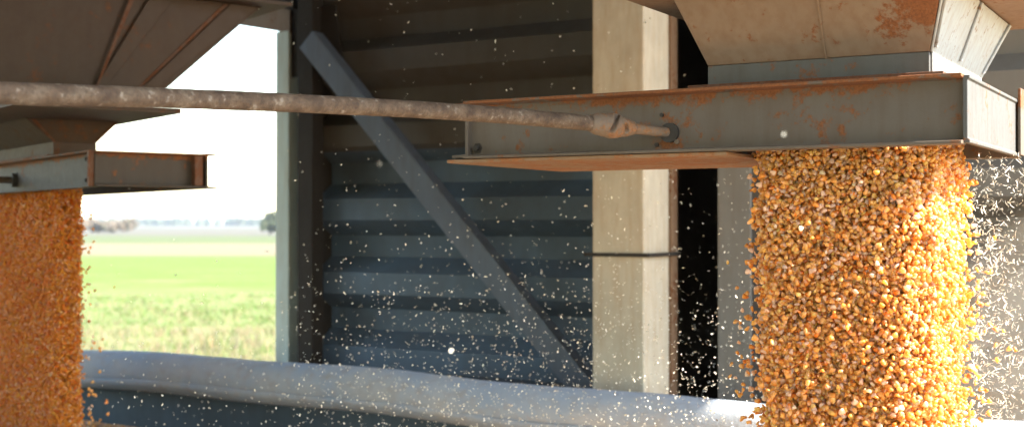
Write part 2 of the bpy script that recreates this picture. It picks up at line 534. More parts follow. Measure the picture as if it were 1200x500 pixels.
# taupe H column
hb = 4.35
h0 = a_for(841, hb)
hc = empty('steel_column', B.p(h0, hb, -H), 'taupe grey H shaped column just left of the thick corn stream', 'column')
bm = bmesh.new()
B.box(bm, h0 - 0.125, h0, hb, hb + 0.012, -H + 0.012, TOP - 0.17)
B.box(bm, h0 - 0.070, h0 - 0.060, hb + 0.0125, hb + 0.17, -H + 0.012, TOP - 0.17)
B.box(bm, h0 - 0.125, h0, hb + 0.1705, hb + 0.183, -H + 0.012, TOP - 0.17)
bm_obj('shaft', bm, M_greycol, hc, bevel=0.002)
bm = bmesh.new()
B.box(bm, h0 - 0.21, h0 - 0.165, hb + 0.1, hb + 0.15, -H + 0.012, TOP - 0.17)
bm_obj('conduit', bm, M_jamb, hc, bevel=0.004)

def brace(px0, py0, px1, py1, b, width, label, mat=None):
    pts = []
    for px, py in ((px0, py0), (px1, py1)):
        a = a_for(px, b)
        P = B.p(a, b, 0)
        pts.append(Vector((P.x, P.y, H + (261 - py) / 1480 * P.y)))
    P0, P1 = pts
    ax = (P1 - P0); ln = ax.length; ax.normalize()
    side = B.d2.cross(ax).normalized()
    if side.z < 0: side = -side
    root = empty('diagonal_brace', P1, label, 'brace')
    bm = bmesh.new()
    prof = [(-width / 2, 0), (width / 2, 0), (width / 2, 0.075), (width / 2 - 0.008, 0.075), (width / 2 - 0.008, 0.008), (-width / 2, 0.008)]
    prism(bm, prof, P0, side, B.d2, ax, ln)
    bm_obj('angle_bar', bm, mat or M_brace, root, bevel=0.002)
    bm = bmesh.new()
    q = Vector(P0)
    g = 0.16
    o = q + B.d2 * 0.0775
    prof = [(-g, -g * 0.8), (g, -g), (g, g), (-g * 0.7, g)]
    prism(bm, prof, o - Vector((0, 0, 0)), B.d1, Vector((0, 0, 1)), B.d2, 0.006)
    bm_obj('gusset', bm, M_brown, root)
    return root
brace(358, 46, 700, 478, 4.50, 0.105, 'straight blue grey brace running down to the foot of the cream column')
brace(1290, 250, 1010, 520, 4.50, 0.105, 'diagonal brace low behind the chaff at the right edge', M_greycol)

# ------------------------------------------------------------------ gate frames
def channel_prof(h, f, t):
    """C section opening towards +u; web on u=0"""
    return [(0, 0), (f, 0), (f, t * 0.75), (t, t), (t, h - t), (f, h - t * 0.75), (f, h), (0, h)]

def bolt(parent, p, nrm, r=0.008, m=None):
    bm = bmesh.new()
    nrm = Vector(nrm).normalized()
    up = Vector((0, 0, 1)); s = nrm.cross(up).normalized()
    prism(bm, [(r * math.cos(k * math.pi / 3), r * math.sin(k * math.pi / 3)) for k in range(6)], p, s, up, nrm, r * 0.8)
    prism(bm, [(r * 0.5 * math.cos(k * math.pi / 5), r * 0.5 * math.sin(k * math.pi / 5)) for k in range(10)], Vector(p) + nrm * r * 0.8, s, up, nrm, r * 0.7)
    return bm_obj('bolt', bm, m or M_darkbolt, parent)

def gate_frame(F, la, lb, z0, z1, mat, label, plate, backplate=True, ef=0.036, emat=None):
    root = empty('slide_gate_frame', F.p(0, 0, z0), label, 'gate frame', 'gate frames under the hoppers')
    h = z1 - z0; f = 0.036; t = 0.007
    Z = Vector((0, 0, 1))
    bm = bmesh.new(); prism(bm, channel_prof(h, f, t), F.p(-0.001, 0.0, z0), -F.d2, Z, F.d1, la + 0.002)
    bm_obj('front_channel', bm, mat, root, bevel=0.0012)
    bm = bmesh.new(); prism(bm, channel_prof(h - 0.004, ef, t), F.p(0, -0.02, z0 + 0.002), -F.d1, Z, F.d2, lb + 0.02)
    bm_obj('end_channel', bm, emat or mat, root, bevel=0.0012)
    bm = bmesh.new(); prism(bm, channel_prof(h - 0.004, f, t), F.p(la, -0.02, z0 + 0.002), F.d1, Z, F.d2, lb + 0.02)
    bm_obj('end_channel', bm, mat, root, bevel=0.0012)
    bm = bmesh.new(); prism(bm, channel_prof(h, f, t), F.p(-ef, lb, z0), F.d2, Z, F.d1, la + ef + 0.03)
    bm_obj('rear_channel', bm, mat, root, bevel=0.0012)
    # slide plate closing part of the slot
    if plate:
        bm = bmesh.new(); F.box(bm, plate[0], plate[1], -0.03, lb - 0.01, z0 - 0.007, z0 - 0.001)
        bm_obj('slide_plate', bm, M_rustplate, root, bevel=0.001)
    if backplate:
        bm = bmesh.new(); F.box(bm, -ef - 0.006, -ef - 0.001, lb - 0.012, lb + 0.04, z0 + 0.004, z1 + 0.018)
        bm_obj('end_plate', bm, mat, root, bevel=0.001)
    return root

FRF = Frame((0.680, 1.893), 59.6)
fr = gate_frame(FRF, 0.870, 0.43, 0.117, 0.222, M_chan, 'large rust edged grey steel frame above the near right corn stream', (0.366, 0.910), True, 0.010, M_endshade)
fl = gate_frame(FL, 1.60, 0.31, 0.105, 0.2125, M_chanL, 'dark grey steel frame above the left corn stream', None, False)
# bolts on the near frame
def on_web(F, px, z, b=-0.0):
    """point on the plane b at pixel column px"""
    m = (px - 600) / 1480
    P = F.C + F.d2 * b
    a = (m * P.y - P.x) / (F.d1.x - m * F.d1.y)
    return F.p(a, b, z)
bolt(fr, on_web(FR, 778, 0.182), -FR.d2, 0.007)
bolt(fr, on_web(FR, 796, 0.136), -FR.d2, 0.008, M_clevis)
bolt(fr, on_web(FR, 772, 0.132), -FR.d2, 0.007)
bolt(fr, on_web(FR, 562, 0.137), -FR.d2, 0.010)
for px_, z_ in ((106, 0.19), (106, 0.127), (22, 0.165)):
    bolt(fl, on_web(FL, px_, z_), -FL.d2, 0.012)
bm = bmesh.new(); FL.box(bm, -0.002, 0.010, -0.037, -0.004, 0.108, 0.2095)
bm_obj('corner_stiffener', bm, M_seam, fl)
bm = bmesh.new(); FL.box(bm, -0.0355, -0.003, 0.275, 0.30, 0.114, 0.2035)
bm_obj('corner_stiffener', bm, M_seam, fl)

# ------------------------------------------------------------------ hoppers
def rect_shell(bm, F, r0, z0, r1, z1, t=0.006):
    """four walls between rectangles r=(a0,a1,b0,b1), with thickness inward"""
    def q(r, z): return [F.p(r[0], r[2], z), F.p(r[0], r[3], z), F.p(r[1], r[3], z), F.p(r[1], r[2], z)]
    sh = lambda r: (r[0] + t, r[1] - t, r[2] + t, r[3] - t)
    o0 = [bm.verts.new(p) for p in q(r0, z0)]; o1 = [bm.verts.new(p) for p in q(r1, z1)]
    i0 = [bm.verts.new(p) for p in q(sh(r0), z0)]; i1 = [bm.verts.new(p) for p in q(sh(r1), z1)]
    for k in range(4):
        j = (k + 1) % 4
        bm.faces.new((o0[k], o0[j], o1[j], o1[k]))
        bm.faces.new((i0[k], i1[k], i1[j], i0[j]))
        bm.faces.new((o0[k], i0[k], i0[j], o0[j]))
        bm.faces.new((o1[k], o1[j], i1[j], i1[k]))

def face_strip(F, bm, r0, z0, r1, z1, side, u0a, u0b, u1a, u1b, t=0.004, off=0.0008, v0=0.0, v1=1.0):
    """flat bar lying on a sloping side; u is the position along the side 0..1 at bottom and top"""
    def pt(r, z, u):
        if side == 'end': return F.p(r[0], r[2] + (r[3] - r[2]) * u, z)
        return F.p(r[0] + (r[1] - r[0]) * u, r[2], z)
    def at2(u0, u1, v):
        return pt(r0, z0, u0) * (1 - v) + pt(r1, z1, u1) * v
    A, B_ = at2(u0a, u1a, v0), at2(u0b, u1b, v0)
    C_, D = at2(u0b, u1b, v1), at2(u0a, u1a, v1)
    n = (B_ - A).cross(D - A).normalized()
    outw = (-F.d1 if side == 'end' else -F.d2)
    if n.dot(outw) < 0: n = -n
    hexa(bm, [p + n * off for p in (A, B_, C_, D)], [p + n * (off + t) for p in (A, B_, C_, D)])

def ring(bm, F, o, i, z0, z1):
    def q(r, z): return [bm.verts.new(p) for p in (F.p(r[0], r[2], z), F.p(r[0], r[3], z), F.p(r[1], r[3], z), F.p(r[1], r[2], z))]
    o0, o1, i0, i1 = q(o, z0), q(o, z1), q(i, z0), q(i, z1)
    for k in range(4):
        j = (k + 1) % 4
        bm.faces.new((o0[k], o0[j], o1[j], o1[k])); bm.faces.new((i0[k], i1[k], i1[j], i0[j]))
        bm.faces.new((o0[k], i0[k], i0[j], o0[j])); bm.faces.new((o1[k], o1[j], i1[j], i1[k]))

def hopper(F, neck, zn, mid, zm, fl_, up, zu, fu, mats, label, ub=None):
    root = empty('grain_hopper', F.p((neck[0] + neck[1]) / 2, (neck[2] + neck[3]) / 2, zn[0]), label, 'hopper', 'steel hoppers over the trailer')
    mC, mN, mE = mats
    def sh(r, d): return (r[0] - d, r[1] + d, r[2] - d, r[3] + d)
    bm = bmesh.new(); rect_shell(bm, F, neck, zn[0] + 0.007, neck, zn[1])
    nk = bm_obj('neck', bm, mN, root, bevel=0.001)
    # rim under the neck
    r = sh(neck, 0.026)
    bm = bmesh.new(); rect_shell(bm, F, r, zn[0] + 0.001, r, zn[0] + 0.0065, t=0.034)
    bm_obj('rim', bm, M_seam, root, bevel=0.001)
    bm = bmesh.new(); rect_shell(bm, F, neck, zn[1] + 0.0005, mid, zm - 0.0005)
    bm_obj('lower_cone', bm, mC, root, bevel=0.001)
    ub = ub or mid
    inn = sh(mid, -0.007)
    bm = bmesh.new(); ring(bm, F, fl_, inn, zm, zm + 0.008)
    bm_obj('flange', bm, mC, root, bevel=0.001)
    bm = bmesh.new(); ring(bm, F, fl_, inn, zm + 0.0085, zm + 0.0165)
    bm_obj('flange', bm, mC, root, bevel=0.001)
    bm = bmesh.new(); rect_shell(bm, F, ub, zm + 0.0168, up, zu)
    bm_obj('upper_cone', bm, mC, root, bevel=0.001)
    bm = bmesh.new(); rect_shell(bm, F, fu, zu + 0.0005, fu, zu + 0.012, t=0.075)
    bm_obj('flange', bm, mC, root, bevel=0.001)
    bm = bmesh.new(); rect_shell(bm, F, up, zu + 0.0125, up, TOP - 0.17, t=0.008)
    bm_obj('bin_wall', bm, mC, root)
    return root

# right hopper
nR = (0.04, 0.40, 0.012, 0.43); mR = (0.0, 0.425, -0.078, 0.50)
uR = (-0.22, 1.0, -0.55, 0.95); zmR = 0.365
hr = hopper(FR, nR, (0.222, 0.262), mR, zmR, (-0.065, 0.50, -0.14, 0.565), uR, 0.85, (-0.28, 1.06, -0.61, 1.0), (M_hop, M_neck, M_white),
            'tan rust spotted hopper with a white end panel above the near right corn stream')
# whitened end panel of the lower cone, edge angles and welds
bm = bmesh.new(); face_strip(FR, bm, nR, 0.2625, mR, zmR - 0.002, 'end', 0.005, 0.995, 0.005, 0.995, t=0.003)
ep = bm_obj('end_panel', bm, M_white, hr, bevel=0.001)
bm = bmesh.new(); face_strip(FR, bm, nR, 0.231, nR, 0.2615, 'end', 0.02, 0.98, 0.02, 0.98, t=0.003)
bm_obj('neck_end_plate', bm, M_white, hr, bevel=0.001)
for u in (0.02, 0.46, 0.93):
    bm = bmesh.new()
    face_strip(FR, bm, nR, 0.2625, mR, zmR - 0.003, 'end', u, u + 0.022, u, u + 0.022, t=0.004, off=0.0042, v0=0.08)
    bm_obj('weld_seam', bm, M_white, ep, bevel=0.001)
bm = bmesh.new(); face_strip(FR, bm, nR, 0.2625, mR, zmR - 0.003, 'front', 0.44, 0.447, 0.44, 0.447, t=0.0018)
bm_obj('weld_seam', bm, M_hop, hr)

# left hopper
nL = (0.46, 1.50, 0.0, 0.14); mL = (0.42, 1.6, -0.10, 0.20); zmL = 0.332
ubL = (0.335, 1.65, -0.14, 0.225)
uL = (0.30, 1.95, -0.50, 0.65); zuL = 0.74
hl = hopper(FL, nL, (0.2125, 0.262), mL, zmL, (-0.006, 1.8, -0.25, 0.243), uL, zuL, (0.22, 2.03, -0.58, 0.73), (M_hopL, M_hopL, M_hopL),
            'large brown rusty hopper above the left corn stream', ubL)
for (u0, u1, w0, w1) in ((0.80, 0.90, 0.90, 0.985), (0.50, 0.66, 0.56, 0.73)):
    bm = bmesh.new(); face_strip(FL, bm, ubL, zmL + 0.018, uL, zuL - 0.002, 'end', u0, w0, u1, w1, t=0.012)
    bm_obj('stiffener', bm, M_hopL, hl, bevel=0.002)
for (u0, u1, d_) in ((0.775, 0.882, 0.02), (0.545, 0.603, 0.014)):
    bm = bmesh.new(); face_strip(FL, bm, ubL, zmL + 0.018, uL, zuL - 0.003, 'end', u0, u0 + d_, u1, u1 + d_, t=0.003, off=0.0135 if u0 < 0.7 else 0.001)
    bm_obj('weld_seam', bm, M_seam, hl, bevel=0.001)
for u0, u1 in ((0.06, 0.0), (0.9, 0.93)):
    bm = bmesh.new(); face_strip(FL, bm, nL, 0.2625, mL, zmL - 0.002, 'end', u0, u1 + 0.01, u0 + 0.05, u1 + 0.06, t=0.003)
    bm_obj('weld_seam', bm, M_seam, hl, bevel=0.001)

# ------------------------------------------------------------------ push rod
key = [(-260, 100, 1.20), (0, 109, 1.40), (150, 113.3, 1.54), (300, 118.8, 1.68), (400, 123.5, 1.78), (500, 129, 1.88), (600, 136, 1.98), (700, 145, 2.065)]
rod_pts = [at(*k) for k in key]
def catmull(P, n=14):
    out_ = []
    for i in range(len(P) - 1):
        p0, p1, p2, p3 = P[max(i - 1, 0)], P[i], P[i + 1], P[min(i + 2, len(P) - 1)]
        for k in range(n):
            t = k / n
            out_.append(0.5 * ((2 * p1) + (p2 - p0) * t + (2 * p0 - 5 * p1 + 4 * p2 - p3) * t * t + (3 * p1 - p0 - 3 * p2 + p3) * t ** 3))
    out_.append(P[-1])
    return out_
rod = empty('push_rod', rod_pts[0], 'long rust pitted steel tube reaching across to the near right frame', 'rod')
bm = bmesh.new()
tube(bm, catmull(rod_pts), 0.0128, 24, wob=lambda i, an, p: 1 + 0.035 * mnoise.noise(p * 60))
bm_obj('rod_tube', bm, M_rod, rod, smooth=True)
e0 = rod_pts[-1]; e1 = on_web(FR, 787, (261 - 156) / 1480 * 2.135, -0.002)
ax = (e1 - e0); ln = ax.length; axn = ax.normalized()
sd = axn.cross(Vector((0, 0, 1))).normalized(); upv = sd.cross(axn).normalized()
kn = [(-0.014, 0.0132), (-0.006, 0.0165), (0.002, 0.0185), (0.014, 0.0200), (0.026, 0.0205), (0.040, 0.0190), (0.052, 0.0165), (0.062, 0.0135), (0.070, 0.0105)]
nn = 60
ss = [kn[0][0] + (kn[-1][0] - kn[0][0]) * i / nn for i in range(nn + 1)]
rr_ = [float(np.interp(x, [k[0] for k in kn], [k[1] for k in kn])) for x in ss]
def knob(i, an, p):
    x = ss[i]
    g = 1 + 0.10 * mnoise.noise(p * 70) + 0.05 * mnoise.noise(p * 170)
    # curved slot facing the viewer, running round the joint, and a smaller one behind it
    for x0, sl_, w_, c_, wa in ((0.024, 0.008, 0.0045, 0.25, 1.0), (0.047, -0.004, 0.0045, -0.1, 0.45)):
        da = (an - c_ + math.pi) % (2 * math.pi) - math.pi
        d = abs(x - x0 - sl_ * da) / w_
        if d < 1 and abs(da) < wa: g *= 1 - 0.5 * (1 - d * d)
    return g
bm = bmesh.new()
tube(bm, [e0 + axn * x for x in ss], rr_, 48, wob=knob)
bm_obj('coupling', bm, M_clevis, rod, smooth=True)
bm = bmesh.new()
tube(bm, [e0 + axn * s_ for s_ in (0.030, 0.036, ln - 0.012, ln - 0.004, ln)], [0.006, 0.0088, 0.0088, 0.0082, 0.006], 18)
bm_obj('eye_shank', bm, M_clevis, rod, smooth=True)
bm = bmesh.new()
tube(bm, [e1 + FR.d2 * 0.001, e1 - FR.d2 * 0.012], 0.0165, 20)
bm_obj('socket', bm, M_darkbolt, rod)
# rod of the left gate, only its end is in the picture
q1 = on_web(FL, 20, 0.148, -0.004)
r2 = empty('push_rod', q1, 'short rusty rod end fixed to the left frame at the picture edge', 'rod')
bm = bmesh.new(); tube(bm, [q1, q1 + Vector((-0.16, -0.10, 0.003)), q1 + Vector((-0.9, -0.60, 0.01))], 0.012, 14)
bm_obj('rod_tube', bm, M_rod, r2, smooth=True)
bm = bmesh.new(); tube(bm, [q1, q1 - FL.d2 * 0.02], 0.024, 16)
bm_obj('socket', bm, M_darkbolt, r2)

# ------------------------------------------------------------------ trailer
TB0, TB1 = 1.25, 3.68        # near and far side of the box, measured as b
TA0, TA1 = -5.2, 6.2
TR = -0.66                   # rail height (below the eye)
tr = empty('grain_trailer', B.p(0, 2.4, -H), 'open dark blue grain trailer under both corn streams', 'trailer')
for b0, b1, lab in ((TB0, TB0 + 0.04, 0), (TB1, TB1 + 0.04, 1)):
    bm = bmesh.new(); B.box(bm, TA0, TA1, b0, b1, -2.05, TR)
    bm_obj('side_panel', bm, M_panel, tr, bevel=0.004)
    bm = bmesh.new(); B.box(bm, TA0, TA1, b0 - 0.02, b1 + 0.02, TR + 0.001, TR + 0.05)
    bm_obj('top_rail', bm, M_panel, tr, bevel=0.008)
for a_ in (TA0 - 0.041, TA1 + 0.001):
    bm = bmesh.new(); B.box(bm, a_, a_ + 0.04, TB0, TB1 + 0.04, -2.05, TR)
    bm_obj('end_panel', bm, M_panel, tr, bevel=0.004)
bm = bmesh.new(); B.box(bm, TA0, TA1, TB0 + 0.041, TB1 - 0.001, -2.05, -2.0)
bm_obj('floor', bm, M_panel, tr)
bm = bmesh.new()
for bb in (1.9, 2.9): B.box(bm, TA0, TA1, bb, bb + 0.12, -2.35, -2.051)
bm_obj('chassis', bm, M_brown, tr)
def wheel(parent, a, b):
    bm = bmesh.new()
    P = B.p(a, b, -H + 0.012 + 0.5)
    pr = [(-0.15, 0.30), (-0.15, 0.47), (-0.11, 0.50), (0.11, 0.50), (0.15, 0.47), (0.15, 0.30)]
    n = 28; rings = []
    for k in range(n):
        an = 2 * math.pi * k / n
        rings.append([bm.verts.new(P + B.d2 * u + B.d1 * (r_ * math.cos(an)) + Vector((0, 0, r_ * math.sin(an)))) for u, r_ in pr])
    for k in range(n):
        k2 = (k + 1) % n
        for i in range(len(pr)):
            j = (i + 1) % len(pr)
            bm.faces.new((rings[k][i], rings[k][j], rings[k2][j], rings[k2][i]))
    wh = bm_obj('wheel', bm, M_rubber, parent, smooth=False)
    bm = bmesh.new()
    tube(bm, [P - B.d2 * 0.10, P + B.d2 * 0.10], 0.299, 28)
    bm_obj('rim', bm, M_white, wh)
for a_ in (-3.6, -2.3, 3.2, 4.5):
    for b_ in (1.55, 3.4):
        wheel(tr, a_, b_)

# rolled tarp lying along the far rail; crosses the picture from left to right
def roll_center(a):
    b = 3.62 + 0.006 * math.sin(a * 3.1)
    z = -0.617 + 0.008 * math.sin(a * 2.2 + 0.6) + 0.005 * math.sin(a * 5.3)
    if a < -0.9:
        t = min(1.0, (-0.9 - a) / 0.45); z += 0.065 * t * t * (3 - 2 * t)
    if a > 1.2:
        z += 0.02 * min(1, (a - 1.2) / 0.6)
    return B.p(a, b, z)
rt = empty('rolled_tarp', roll_center(0), 'long grey blue rolled tarpaulin lying on the trailer rail', 'tarpaulin')
bm = bmesh.new()
pts = [roll_center(-4.9 + i * 0.02) for i in range(550)]
def wobt(i, an, p):
    s_ = -4.9 + i * 0.02
    return 1 + 0.04 * mnoise.noise(Vector((s_ * 1.6, math.cos(an) * 0.8, math.sin(an) * 0.8))) + 0.022 * mnoise.noise(Vector((s_ * 6, math.cos(an) * 2.0 + s_ * 1.5, math.sin(an) * 2.0))) + 0.012 * mnoise.noise(Vector((s_ * 25 + 4 * an, math.cos(an) * 3, math.sin(an) * 3)))
tube(bm, pts, 0.077, 36, wob=wobt)
# the free edge of the cloth, a lap that runs round the roll
rt_o = bm_obj('cloth_roll', bm, M_tarp, rt, smooth=True)
bm = bmesh.new()
top, bot, top2, bot2 = [], [], [], []
for i in range(520):
    a_ = -4.8 + i * 0.02
    c_ = roll_center(a_)
    r_ = 0.0800
    j = 0.10 * mnoise.noise(Vector((a_ * 1.3, 3, 1)))
    row = []
    for th in np.linspace(R(200 + 10 * j * 10), R(305), 7):
        # angle measured from +d2 (away); 180..270 = towards camera, below
        row.append(bm.verts.new(c_ + B.d2 * (math.cos(th) * r_) + Vector((0, 0, math.sin(th) * r_))))
    if i:
        for k in range(6): bm.faces.new((prev[k], prev[k + 1], row[k + 1], row[k]))
    prev = row
lap = bm_obj('loose_lap', bm, M_tarp, rt, smooth=True)
sm = lap.modifiers.new('solid', 'SOLIDIFY'); sm.thickness = 0.003
for px in ():
    a_ = a_for(px, 3.62)
    bm = bmesh.new()
    tube(bm, [roll_center(a_ - 0.011), roll_center(a_ - 0.005), roll_center(a_ + 0.005), roll_center(a_ + 0.011)], [0.0765, 0.0785, 0.0785, 0.0765], 36)
    bm_obj('hem', bm, M_tarp, rt, smooth=True)

# ------------------------------------------------------------------ corn
def kernel_mesh(seg, rings):
    """unit kernel: length along z (-.5 tip .. +.5 crown), width x, thickness y"""
    vs, cols = [], []
    vs.append((0, 0, -0.5)); cols.append(0)
    for r_ in range(rings):
        t = (r_ + 0.7) / (rings + 0.15)
        z = -0.5 + t
        wx = 0.42 * (0.34 + 0.80 * t ** 0.75) * (1 - max(0, t - 0.72) * 1.1)
        wy = 0.24 * (0.5 + 0.75 * t) * (1 - max(0, t - 0.75) * 1.2)
        for k in range(seg):
            a = 2 * math.pi * (k + 0.5) / seg
            vs.append((wx * math.copysign(abs(math.cos(a)) ** 0.8, math.cos(a)), wy * math.copysign(abs(math.sin(a)) ** 0.8, math.sin(a)), z)); cols.append(t)
    vs.append((0, 0, 0.43)); cols.append(1)
    fs = []
    for k in range(seg):
        k2 = (k + 1) % seg
        fs.append((0, 1 + k2, 1 + k))
        for r_ in range(rings - 1):
            o, o2 = 1 + r_ * seg, 1 + (r_ + 1) * seg
            fs.append((o + k, o + k2, o2 + k2)); fs.append((o + k, o2 + k2, o2 + k))
        o = 1 + (rings - 1) * seg
        fs.append((o + k, o + k2, len(vs) - 1))
    return np.array(vs), np.array(fs), np.array(cols)

def rand_rot(n, g=None, zbias=0.0):
    g = rng if g is None else g
    q = g.normal(size=(n, 4)); q /= np.linalg.norm(q, axis=1, keepdims=True)
    w_, x, y_, z = q.T
    return np.stack([np.stack([1 - 2 * (y_ * y_ + z * z), 2 * (x * y_ - z * w_), 2 * (x * z + y_ * w_)], -1),
                     np.stack([2 * (x * y_ + z * w_), 1 - 2 * (x * x + z * z), 2 * (y_ * z - x * w_)], -1),
                     np.stack([2 * (x * z - y_ * w_), 2 * (y_ * z + x * w_), 1 - 2 * (x * x + y_ * y_)], -1)], 1)

def kernel_colors(n, t):
    """orange crowns, paler tips, with some dull, some pale kernels"""
    h = rng.random(n)[:, None]; br = rng.normal(1, 0.12, n)[:, None].clip(0.55, 1.4)
    c0 = np.array([0.95, 0.44, 0.080]); c1 = np.array([0.97, 0.60, 0.20])
    c = (c0 * (1 - h) + c1 * h) * br
    red = (rng.random(n) < 0.12)[:, None]
    c = np.where(red, np.array([0.82, 0.29, 0.035]) * br, c)
    pale = (rng.random(n) < 0.16)[:, None]
    c = np.where(pale, np.array([0.93, 0.66, 0.48]) * br, c)
    tip = np.array([0.92, 0.68, 0.50])
    f = np.clip(1 - t[None, :] / 0.42, 0, 1)[:, :, None] * 0.75
    cc_ = c[:, None, :] * (1 - f) + tip[None, None, :] * f
    return cc_.clip(0, 0.95)

def big_mesh(name, V, F, C, mat, smooth=True):
    me = bpy.data.meshes.new(name)
    nv, nf = len(V), len(F)
    me.vertices.add(nv); me.vertices.foreach_set('co', V.astype(np.float32).ravel())
    me.loops.add(nf * 3); me.loops.foreach_set('vertex_index', F.astype(np.int32).ravel())
    me.polygons.add(nf)
    me.polygons.foreach_set('loop_start', np.arange(0, nf * 3, 3, dtype=np.int32))
    me.polygons.foreach_set('loop_total', np.full(nf, 3, dtype=np.int32))
    if smooth: me.polygons.foreach_set('use_smooth', np.ones(nf, dtype=bool))
    at_ = me.color_attributes.new('Col', 'FLOAT_COLOR', 'POINT')
    C4 = np.concatenate([C, np.ones((nv, 1))], 1).astype(np.float32)
    at_.data.foreach_set('color', C4.ravel())
    me.update(); me.validate()
    me.materials.append(mat)
    o = bpy.data.objects.new(name, me)
    COL.objects.link(o)
    return o

def scatter(P, proto, size, lens=None):
    v, f, t = proto
    n = len(P)
    Rm = rand_rot(n)
    s = (size * rng.normal(1, 0.12, n).clip(0.7, 1.35))[:, None, None]
    asp = np.ones((n, 1, 3)); asp[:, 0, 0] = rng.uniform(0.85, 1.2, n); asp[:, 0, 1] = rng.uniform(0.85, 1.3, n)
    V = np.einsum('nij,nvj->nvi', Rm, v[None] * asp * s) + P[:, None, :]
    F = (f[None] + (np.arange(n) * len(v))[:, None, None]).reshape(-1, 3)
    C = kernel_colors(n, t).reshape(-1, 3)
    return V.reshape(-1, 3), F, C

def stream_points(Fm, r, z1, z0, n, shell, taper, fuzz, dens_low=None):
    """points in a falling column: rectangle r at the top, thinning as it falls"""
    out_ = []
    got = 0
    while got < n:
        m_ = n * 2
        a = rng.uniform(r[0], r[1], m_); b = rng.uniform(r[2], r[3], m_); z = rng.uniform(z0, z1, m_)
        d = np.minimum.reduce([a - r[0], r[1] - a, b - r[2], r[3] - b])
        hx, hy = (r[1] - r[0]) / 2, (r[3] - r[2]) / 2
        rc = min(0.055, hx * 0.9, hy * 0.9)
        qx = np.abs(a - (r[0] + r[1]) / 2) - (hx - rc); qy = np.abs(b - (r[2] + r[3]) / 2) - (hy - rc)
        d = np.where((qx > 0) & (qy > 0), rc - np.hypot(qx, qy), d)      # rounded corners
        keep = (d < shell) & (d > 0)
        if dens_low is not None:
            keep &= (z > dens_low) | (rng.random(m_) < 0.4)
        a, b, z = a[keep], b[keep], z[keep]
        out_.append(np.stack([a, b, z], 1)); got += len(a)
    q = np.concatenate(out_)[:n]
    fall = (z1 - q[:, 2])
    ca, cb_ = (r[0] + r[1]) / 2, (r[2] + r[3]) / 2
    k = 1 - taper * (1 - np.exp(-fall / 0.35))
    a = ca + (q[:, 0] - ca) * k; b = cb_ + (q[:, 1] - cb_) * k
    # ragged, wavy skin
    wav = 0.004 * np.sin(q[:, 2] * 31 + q[:, 1] * 20) + 0.003 * np.sin(q[:, 2] * 67 + q[:, 0] * 55)
    g = fuzz * (0.25 + np.minimum(1, fall / 0.25))
    tail = rng.exponential(1.0, len(a)) * (rng.random(len(a)) < 0.15) * g * 1.5
    sa = np.sign(a - ca); sb = np.sign(b - cb_)
    ea = np.abs(q[:, 0] - ca) / ((r[1] - r[0]) / 2); eb = np.abs(q[:, 1] - cb_) / ((r[3] - r[2]) / 2)
    a = a + rng.normal(0, 1, len(a)) * g * 0.4 + np.where(ea > eb, sa * (tail + wav), 0)
    b = b + rng.normal(0, 1, len(b)) * g * 0.4 + np.where(eb >= ea, sb * (tail + wav), 0)
    d1 = np.array(Fm.d1); d2 = np.array(Fm.d2); C = np.array(Fm.C)
    P = C + a[:, None] * d1 + b[:, None] * d2
    P[:, 2] = H + q[:, 2]
    return P

KHI = kernel_mesh(7, 4)
KMID = kernel_mesh(6, 3)
KLO = kernel_mesh(5, 2)
rR = (0.046, 0.346, 0.055, 0.375)
PR = stream_points(FR, rR, 0.135, -0.78, 105000, 0.036, 0.115, 0.0080, dens_low=-0.48)
V, F_, C_ = scatter(PR, KMID, 0.0102)
o = big_mesh('corn_stream', V, F_, C_, M_corn)
tag(o, 'thick stream of golden corn falling from the near right frame, sunlit on its right', 'corn', None, 'stuff')
rL = (0.54, 1.38, 0.03, 0.135)
PL = stream_points(FL, rL, 0.125, -0.78, 80000, 0.036, 0.02, 0.006)
V, F_, C_ = scatter(PL, KLO, 0.0105)
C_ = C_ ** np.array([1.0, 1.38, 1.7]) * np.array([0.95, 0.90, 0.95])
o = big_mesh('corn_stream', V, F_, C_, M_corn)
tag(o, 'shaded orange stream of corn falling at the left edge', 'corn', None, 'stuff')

# heap in the trailer
def heap_z(x, y_):
    dL = math.hypot(x + 1.62, y_ - 4.5); dR = math.hypot(x - 0.62, y_ - 2.15)
    z = max(-0.695 - 0.24 * dL, -0.66 - 0.38 * dR, -1.15)
    return H + z + 0.006 * mnoise.noise(Vector((x * 9, y_ * 9, 0)))
bm = bmesh.new()
na, nb = 150, 48
grid = []
for i in range(na + 1):
    row = []
    for j in range(nb + 1):
        a = TA0 + 0.003 + (TA1 - TA0 - 0.006) * i / na; b = TB0 + 0.043 + (TB1 - TB0 - 0.046) * j / nb
        P = B.p(a, b, 0); row.append(bm.verts.new((P.x, P.y, heap_z(P.x, P.y))))
    grid.append(row)
for i in range(na):
    for j in range(nb):
        bm.faces.new((grid[i][j], grid[i][j + 1], grid[i + 1][j + 1], grid[i + 1][j]))
M_heap, nt, bs = newmat('corn_heap_surface')
v = pos(nt)
vo = nt.nodes.new('ShaderNodeTexVoronoi'); vo.inputs['Scale'].default_value = 110
nt.links.new(v, vo.inputs['Vector'])
hc_ = nt.nodes.new('ShaderNodeSeparateColor'); nt.links.new(vo.outputs['Color'], hc_.inputs[0])
c = ramp(nt, hc_.outputs[0], [(0.0, (0.30, 0.16, 0.06)), (0.5, (0.42, 0.24, 0.09)), (1.0, (0.50, 0.38, 0.24))])
nt.links.new(c, bs.inputs['Base Color']); bs.inputs['Roughness'].default_value = 0.7
bump(nt, bs, math_(nt, 'SUBTRACT', 1.0, vo.outputs['Distance']), 0.9, 0.006)
o = bm_obj('corn_heap', bm, M_heap, smooth=True)
tag(o, 'dusty heap of corn lying in the trailer below the streams', 'corn', None, 'stuff')
